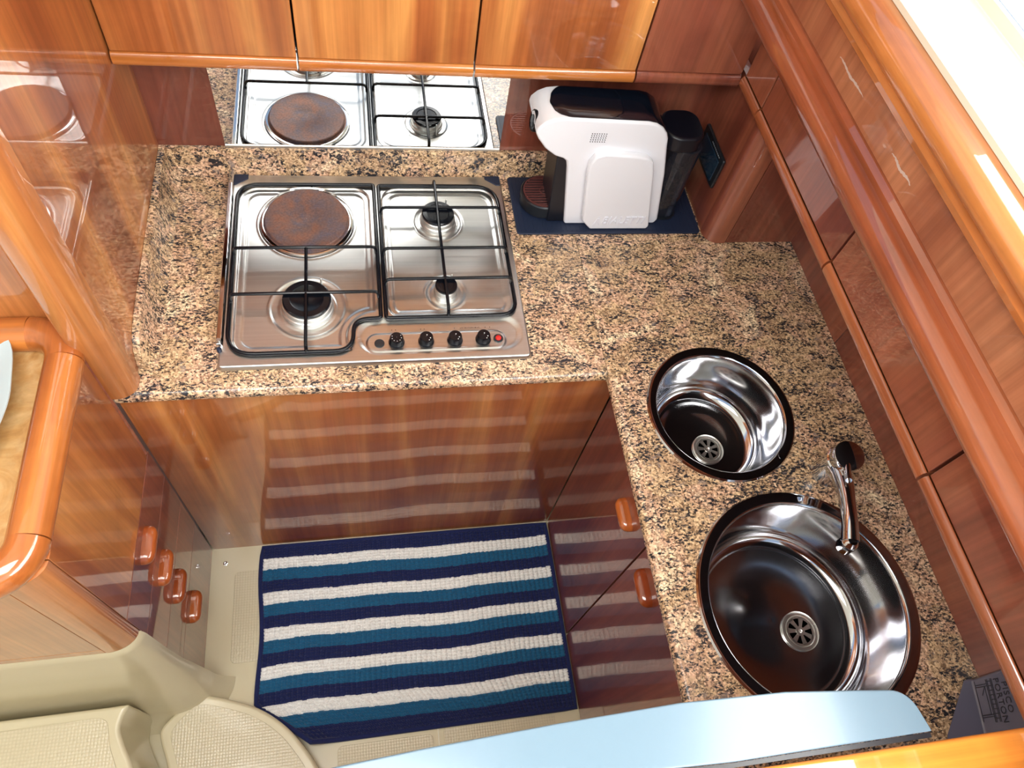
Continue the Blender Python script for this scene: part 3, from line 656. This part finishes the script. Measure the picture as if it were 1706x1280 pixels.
# ------------------------------------------------------------------ cabinets under the worktop
cb = thing('base_cabinet', 'broad glossy cherry cabinet front under the gas hob', 'cabinet', (-0.43, 0.28, FZ))
obj('front_panel', MB().box(-0.8905, 0.029, 0.006, 0.024, FZ + 0.0005, -TH - 0.0005), WOOD, cb)
obj('side_panel', MB().box(-0.8905, -0.872, 0.0245, 0.545, FZ + 0.0005, -TH - 0.0005), WOOD_R, cb)
def pull(parent, x, y0, y1, z, side, hw=0.0130, hp_=0.023):
    # rounded wooden pull running along y, standing off the face by hp_ (side -1 towards -x, +1 towards +x)
    m = MB(); n = 12; k = 14; vs = []; fs = []
    for i in range(k + 1):
        u = -math.cos(PI * i / k); y = (y0 + y1) / 2 + u * (y1 - y0) / 2
        e_ = max(0.0, abs(u) - 0.40) / 0.60; s = math.sqrt(max(0.0, 1 - e_ ** 2.2)); s = max(s, 0.05)
        for j in range(n + 1):
            a = PI * j / n; c_ = math.cos(a); vs.append((x + side * hp_ * (math.sin(a) ** 0.85) * (0.15 + 0.85 * s ** 0.8), y, z + hw * s * (abs(c_) ** 0.8) * (1 if c_ >= 0 else -1)))
    for i in range(k):
        for j in range(n): fs.append((i * (n + 1) + j, i * (n + 1) + j + 1, (i + 1) * (n + 1) + j + 1, (i + 1) * (n + 1) + j))
        fs.append((i * (n + 1), (i + 1) * (n + 1), (i + 1) * (n + 1) + n, i * (n + 1) + n))
    fs.append(tuple(range(n, -1, -1))); fs.append(tuple(range(k * (n + 1), (k + 1) * (n + 1))))
    m.add(vs, fs); return obj('handle', m, WOOD_H, parent, angle=50)
rc = thing('base_cabinet', 'dark cherry cabinet with two doors below the sinks', 'cabinet', (0.28, -0.4, FZ))
obj('body', MB().box(0.053, 0.50, -0.80, 0.000, FZ + 0.0005, -0.16), GAP, rc)
for y0, y1, h0, h1 in ((-0.3155, 0.004, -0.268, -0.197), (-0.80, -0.3195, -0.418, -0.345)):
    d = obj('door', MB().box(0.031, 0.051, y0, y1, FZ + 0.004, -TH - 0.0008), WOOD_R, rc, bevel=0.001)
    pull(d, 0.031, h0, h1, -0.150 if y0 > -0.5 else -0.138, -1)

# left cabinet with drawers, round rail and pale top
lc = thing('drawer_cabinet', 'cherry drawer cabinet with thick round rail on the left', 'cabinet', (-1.3, -0.15, FZ))
obj('body', MB().box(-1.9, -0.915, -0.322, 0.045, FZ + 0.001, 0.10), WOOD_R, lc)
obj('upper_panel', MB().box(-0.914, -0.893, -0.3245, -0.010, -0.2135, 0.128), WOOD_L if False else WOOD, lc, bevel=0.001)
obj('corner_strip', MB().prism(arc(-0.8985, -0.002, 0.0055, -90, 90, 6) + [(-0.914, 0.0035), (-0.914, -0.0075)], 'z', -0.2135, 0.128), WOOD_Y, lc)
dz = [-0.2155, -0.338, -0.479, -0.616, -0.812]
for k in range(4):
    d = obj('drawer', MB().box(-0.914, -0.893, -0.3245, 0.003, dz[k + 1] + 0.0007, dz[k] - 0.0007), WOOD_R, lc, bevel=0.0008)
    zc = (-0.257, -0.382, -0.500, -0.655)[k]
    pull(d, -0.893, -0.214 - k * 0.005, -0.137 - k * 0.005, zc, 1, 0.0140, 0.023)
obj('plinth', MB().box(-0.914, -0.8935, -0.3245, 0.003, FZ + 0.0005, dz[4] - 0.001), WOOD_R, lc)
cc = [(-0.943 + 0.050 * math.cos(math.radians(a_)), -0.3265 - 0.034 * math.sin(math.radians(a_))) for a_ in range(0, 91, 6)]
pp = cc + [(-0.943, -0.345), (-0.915, -0.3265)]
obj('curved_corner', MB().prism(pp[::-1], 'z', -0.288, 0.128), WOOD_L, lc)['label'] = 'lighter rounded corner'
obj('end_panel', MB().box(-1.9, -0.9445, -0.3605, -0.343, -0.262, 0.128), WOOD_L, lc, bevel=0.0008)['label'] = 'lighter end panel'
obj('end_trim', MB().box(-1.9, -0.9445, -0.3605, -0.343, -0.288, -0.2635), WOOD_L, lc, bevel=0.0012)
obj('top', MB().box(-1.9, -0.925, -0.342, 0.050, 0.101, 0.122), BURL, lc)['label'] = 'pale burl wood top'
rz, rr_ = 0.139, 0.0275
def rail(name, path, **kw):
    return obj(name, MB().tube(path, rr_, n=28), WOOD_X if kw.get('x') else WOOD_O, lc)
rail('rail', [(-1.9, 0.040, rz), (-0.9725, 0.040, rz)], x=True)
rail('rail_corner', [(p[0], p[1], rz) for p in arc(-0.972, -0.014, 0.054, 90, 0, 12)])
rail('rail', [(-0.918, -0.0145, rz), (-0.918, -0.2995, rz)])
rail('rail_corner', [(p[0], p[1], rz) for p in arc(-0.972, -0.300, 0.054, 0, -90, 12)])
rail('rail', [(-0.9725, -0.354, rz), (-1.9, -0.354, rz)], x=True)

# white dish on the left cabinet
dm = MB(); vs = []; K = 72
prof = [(0.55, 0.1222), (0.60, 0.1225), (0.80, 0.135), (0.97, 0.150), (1.0, 0.153), (1.0, 0.156), (0.96, 0.154), (0.78, 0.140), (0.55, 0.128), (0.01, 0.127)]
for s, z in prof:
    for i in range(K):
        a = 2 * PI * i / K; c_, s_ = math.cos(a), math.sin(a); r = 1 / (abs(c_) ** 2.7 + abs(s_) ** 2.7) ** (1 / 2.7); r *= 1 + 0.010 * math.cos(10 * a)
        vs.append((-1.112 + 0.135 * r * s * c_, -0.085 + 0.155 * r * s * s_, z))
fs = [(k * K + i, k * K + (i + 1) % K, (k + 1) * K + (i + 1) % K, (k + 1) * K + i) for k in range(len(prof) - 1) for i in range(K)]
fs.append(tuple(range(K))); dm.add(vs, fs)
tag(obj('serving_dish', dm, DISH), 'white ceramic dish with wavy rim on the left cabinet top', 'dish')

# ------------------------------------------------------------------ moulded cream steps
st = thing('companionway_steps', 'cream moulded steps with textured treads at the bottom left', 'steps', (-1.2, -0.5, FZ))
# wall of the moulding under the cabinet's round corner, splaying out into the treads
m = MB(); vs = []; lev = [(-0.290, 0.0, 0.003), (-0.298, 0.004, 0.002), (-0.310, 0.006, 0.002), (-0.45, 0.009, 0.003), (-0.56, 0.015, 0.004), (-0.62, 0.024, 0.005), (-0.70, 0.034, 0.007), (-0.76, 0.040, 0.012), (-0.80, 0.050, 0.020), (-0.8285, 0.075, 0.032)]
for z, o_, ox in lev:
    c0 = [(-0.943 + (0.050 + o_) * math.cos(math.radians(a_)), -0.3265 - (0.034 + o_) * math.sin(math.radians(a_))) for a_ in range(0, 91, 6)]
    row = [(-0.893 + ox, -0.326, z)] + [(p[0] + (ox - o_ if i == 0 else 0) * 0, p[1], z) for i, p in enumerate(c0)] + [(-1.9, -0.3605 - o_, z)]
    vs += row
n = len(row)
fs = [(k * n + i, k * n + i + 1, (k + 1) * n + i + 1, (k + 1) * n + i) for k in range(len(lev) - 1) for i in range(n - 1)]
m.add(vs, fs); m.add([(x, y, lev[0][0]) for x, y in [(-0.893, -0.326)] + cc + [(-1.9, -0.3605), (-1.9, -0.33)]], [tuple(range(len(cc) + 3))])
obj('moulded_wall', m, GRP, st, angle=60)
def slab(name, outline, z0, z1, ins):
    base = obj(name, MB().prism(outline, 'z', z0, z1), GRP, st, bevel=0.009, seg=4)
    ins = [(p.x, p.y) for p in smoothpath([(x, y, 0) for x, y in ins[:-2]], 4)] + ins[-2:]
    obj('nonskid_panel', MB().prism(ins, 'z', z1 - 0.001, z1 + 0.0018), GRPN, base, bevel=0.0008)
    return base
# lower step: convex curve towards the rug
low = [(-0.901, -0.367), (-0.865, -0.372), (-0.823, -0.385), (-0.754, -0.413), (-0.698, -0.453), (-0.657, -0.497), (-0.616, -0.559), (-0.585, -0.640), (-0.57, -0.80), (-0.92, -0.80), (-0.935, -0.58), (-0.947, -0.515), (-0.967, -0.457), (-0.967, -0.431), (-0.941, -0.404), (-0.908, -0.380)]
lowc = [(p.x, p.y) for p in smoothpath([(x, y, 0) for x, y in low[:8]], 4)] + [(-0.57, -0.80), (-0.92, -0.80)] + [(p.x, p.y) for p in smoothpath([(x, y, 0) for x, y in low[10:]], 4)]
slab('lower_step', lowc[::-1], FZ + 0.0005, -0.775, [(-0.898, -0.66), (-0.908, -0.60), (-0.923, -0.52), (-0.943, -0.458), (-0.940, -0.436), (-0.918, -0.410), (-0.885, -0.390), (-0.82, -0.407), (-0.76, -0.433), (-0.712, -0.468), (-0.673, -0.512), (-0.636, -0.57), (-0.606, -0.645), (-0.592, -0.80), (-0.898, -0.80)])
upp = [(-1.9, -0.404), (-1.03, -0.400), (-0.988, -0.3985), (-1.000, -0.420), (-1.003, -0.445), (-0.991, -0.478), (-0.970, -0.523), (-0.952, -0.60), (-0.95, -0.80), (-1.9, -0.80)]
upc = upp[:3] + [(p.x, p.y) for p in smoothpath([(x, y, 0) for x, y in upp[3:8]], 4)] + [(-0.95, -0.80), (-1.9, -0.80)]
slab('upper_step', upc[::-1], FZ + 0.0005, -0.60, [(-1.3, -0.424), (-1.12, -0.421), (-1.052, -0.420), (-1.030, -0.428), (-1.024, -0.445), (-1.016, -0.480), (-0.996, -0.530), (-0.978, -0.60), (-0.972, -0.80), (-1.3, -0.80)])

# screws in the floor
for sx, sy, lab in ((-0.858, -0.036, 'small steel screw head in the cream floor near the cabinet corner'),):
    tag(obj('floor_screw', MB().lathe([(0.0062, 0.0), (0.0060, 0.0012), (0.0035, 0.0022), (0.0022, 0.0016), (0.0004, 0.0016)], (sx, sy, FZ), n=20, caps=False), POL), lab, 'screw')

# ------------------------------------------------------------------ striped rug
RX0, RX1, RY0, RY1 = -0.762, 0.0235, -0.500, -0.004
rug = thing('striped_rug', 'navy, teal and white striped chenille rug on the cabin floor', 'rug', (-0.37, -0.25, FZ))
NX, NY = 60, 64; SX, SU = 6, 4
nbx, nby = NX * SX + 1, NY * SU + 1
def clipx(y):
    # left edge gives way to the curved step at the near left corner
    if y > -0.405: return RX0 + 0.004 * math.sin(y * 20)
    u = (-0.405 - y) / 0.095; return RX0 + 0.004 * math.sin(y * 20) + 0.126 * u ** 0.9
vs = []
nub = {(a, b): random.uniform(-1, 1) for a in range(NX + 1) for b in range(NY + 1)}
for j in range(nby):
    for i in range(nbx):
        fx = i / (nbx - 1); fy = j / (nby - 1)
        y = RY0 + 0.003 + (RY1 - RY0 - 0.006) * fy; xl = clipx(y) + 0.003; x = xl + (RX1 - 0.003 - xl) * fx
        ef = min(1.0, min(fy, 1 - fy) * 12); yw = y + ef * (0.0032 * math.sin(x * 9 + 0.8) + 0.0014 * math.sin(x * 23 + y * 6))
        h = abs(math.sin(PI * i / SX)) ** 0.8 * abs(math.sin(PI * j / SU)) ** 0.8
        kick = max(0.0, 1 - abs(x - clipx(y)) / 0.05) * max(0.0, (-0.40 - y) / 0.1) * 0.03
        q_ = nub[(i // SX, j // SU)]
        vs.append((x + 0.0008 * math.sin(j * 1.7 + i * .3), yw + 0.0012 * ef * q_, FZ + 0.005 + (0.0090 + 0.0018 * q_) * h + 0.0015 * math.sin(x * 14 + y * 9) + kick))
rg = MB(); rg.v = vs
for j in range(nby - 1):
    jj = j // SU; b_ = jj * 16 // NY; b_ = 15 - b_
    mi = 0 if b_ % 3 == 0 else (1 if b_ % 3 == 1 else 2)     # from the back: navy, white, teal, navy ...
    for i in range(nbx - 1):
        rg.f.append((j * nbx + i, j * nbx + i + 1, (j + 1) * nbx + i + 1, (j + 1) * nbx + i)); rg.mi.append(mi)
obj('pile', rg, [RUG_N, RUG_W, RUG_T], rug, angle=180)
bd = MB(); loop = []
for k in range(24): y = RY1 - (RY1 - RY0) * k / 24; loop.append((clipx(y), y))
loop2 = loop + [(clipx(RY0) + (RX1 - clipx(RY0)) * k / 20, RY0) for k in range(20)] + [(RX1, RY0 + (RY1 - RY0) * k / 16) for k in range(16)] + [(RX1 - (RX1 - clipx(RY1)) * k / 20, RY1) for k in range(20)]
bp_ = []
for x, y in loop2:
    kick = max(0.0, 1 - abs(x - clipx(y)) / 0.05) * max(0.0, (-0.40 - y) / 0.1) * 0.03
    bp_.append((x, y, FZ + 0.006 + kick))
bd.tube(bp_, 0.0062, n=10, closed=True); obj('border', bd, RUG_N, rug)['label'] = 'navy bound edge'
bk = MB(); bk.prism(loop2, 'z', FZ + 0.0003, FZ + 0.0015); obj('backing', bk, RUG_N, rug)

# ------------------------------------------------------------------ printed pouch beside the large sink
bg_ = thing('printed_pouch', 'dark grey plastic pouch lettered PISCO PORTON near the large sink', 'pouch', (0.495, -0.70, 0.0))
pm = MB()
A = [(0.498, -0.615, 0.092), (0.492, -0.620, 0.012), (0.482, -0.618, 0.001), (0.412, -0.692, 0.001), (0.375, -0.80, 0.001), (0.455, -0.80, 0.010), (0.488, -0.80, 0.092)]
Bk = [(0.512, -0.613, 0.092), (0.512, -0.617, 0.001), (0.512, -0.80, 0.001), (0.512, -0.80, 0.092)]
pm.add(A + Bk, [(0, 1, 5, 6), (1, 2, 3, 4, 5), (0, 7, 8, 2, 1), (7, 10, 9, 8), (0, 6, 10, 7), (2, 8, 9, 4, 3), (6, 5, 4, 9, 10)])
obj('pouch_body', pm, BAG, bg_, bevel=0.004, seg=3)
tx = MB(); fo = Vector(A[1]); ux = (Vector(A[5]) - Vector(A[1])).normalized(); uy = (Vector(A[0]) - Vector(A[1])).normalized(); nn = ux.cross(uy).normalized()
uy2 = nn.cross(ux)
text_on(tx, 'PISCO', 0.0150, 0.0002, fo + ux * 0.012 + uy2 * 0.0570 + nn * 0.0006, ux, uy2, spacing=1.15)
text_on(tx, 'PORTON', 0.0150, 0.0002, fo + ux * 0.005 + uy2 * 0.0425 + nn * 0.0006, ux, uy2, spacing=1.1)
def bar(u0, v0, u1, v1, w_=0.0009):
    a = fo + ux * u0 * 0.8 + uy2 * v0 * 0.84 + nn * 0.0007; b_ = fo + ux * u1 * 0.8 + uy2 * v1 * 0.84 + nn * 0.0007; tx.tube([a, b_], w_ * 0.6, n=6)
for v in (0.046, 0.043, 0.035, 0.032): bar(0.006, v, 0.085, v)
for k in range(9): bar(0.010 + k * 0.0085, 0.032, 0.010 + k * 0.0085, 0.046)
for u in (0.014, 0.018, 0.070, 0.074): bar(u, 0.003, u, 0.032)
bar(0.018, 0.026, 0.070, 0.026); bar(0.018, 0.026, 0.034, 0.016); bar(0.006, 0.003, 0.082, 0.003)
obj('print', tx, INK, bg_)

# ------------------------------------------------------------------ blue acrylic screen and wooden capping beside the viewer
ld = thing('acrylic_screen', 'blue tinted acrylic screen lying in the near foreground', 'screen', (-0.18, -0.655, 0.34))
edge = [(-0.70, -0.655), (-0.60, -0.646), (-0.507, -0.639), (-0.425, -0.634), (-0.28, -0.628), (-0.145, -0.6245), (-0.02, -0.628), (0.07, -0.637)] + [(p[0], p[1]) for p in arc(0.103, -0.672, 0.031, 85, 10, 8)] + [(0.139, -0.688), (-0.10, -0.688), (-0.40, -0.676), (-0.70, -0.668)]
obj('sheet', MB().prism(edge[::-1], 'z', 0.340, 0.350), LID, ld, bevel=0.002)
obj('seal', MB().prism([(0.139, -0.6885), (-0.10, -0.6885), (-0.40, -0.6765), (-0.70, -0.6685), (-0.70, -0.672), (-0.40, -0.681), (-0.10, -0.693), (0.139, -0.694)], 'z', 0.335, 0.3445), BLACKP, ld)
cap = MB().prism([(0.283, -0.700), (0.254, -0.6985), (-0.10, -0.6965 + 0.0), (-0.40, -0.6845), (-0.80, -0.678), (-0.80, -0.86), (0.283, -0.86)][::-1], 'z', 0.325, 0.352)
cp = thing('wooden_capping', 'bright orange varnished wooden capping at the bottom right edge', 'capping', (0.0, -0.77, -0.83))
obj('cap_rail', cap, TEAK, cp, bevel=0.006, seg=4)
obj('bulkhead', MB().box(-0.60, 0.28, -0.86, -0.83, FZ + 0.001, 0.3245), WOOD_R, cp)
o_ = obj('scuff_mark', sc, plain('pale_scuff', (0.55, 0.42, 0.36), 0.6)); o_['kind'] = 'structure'
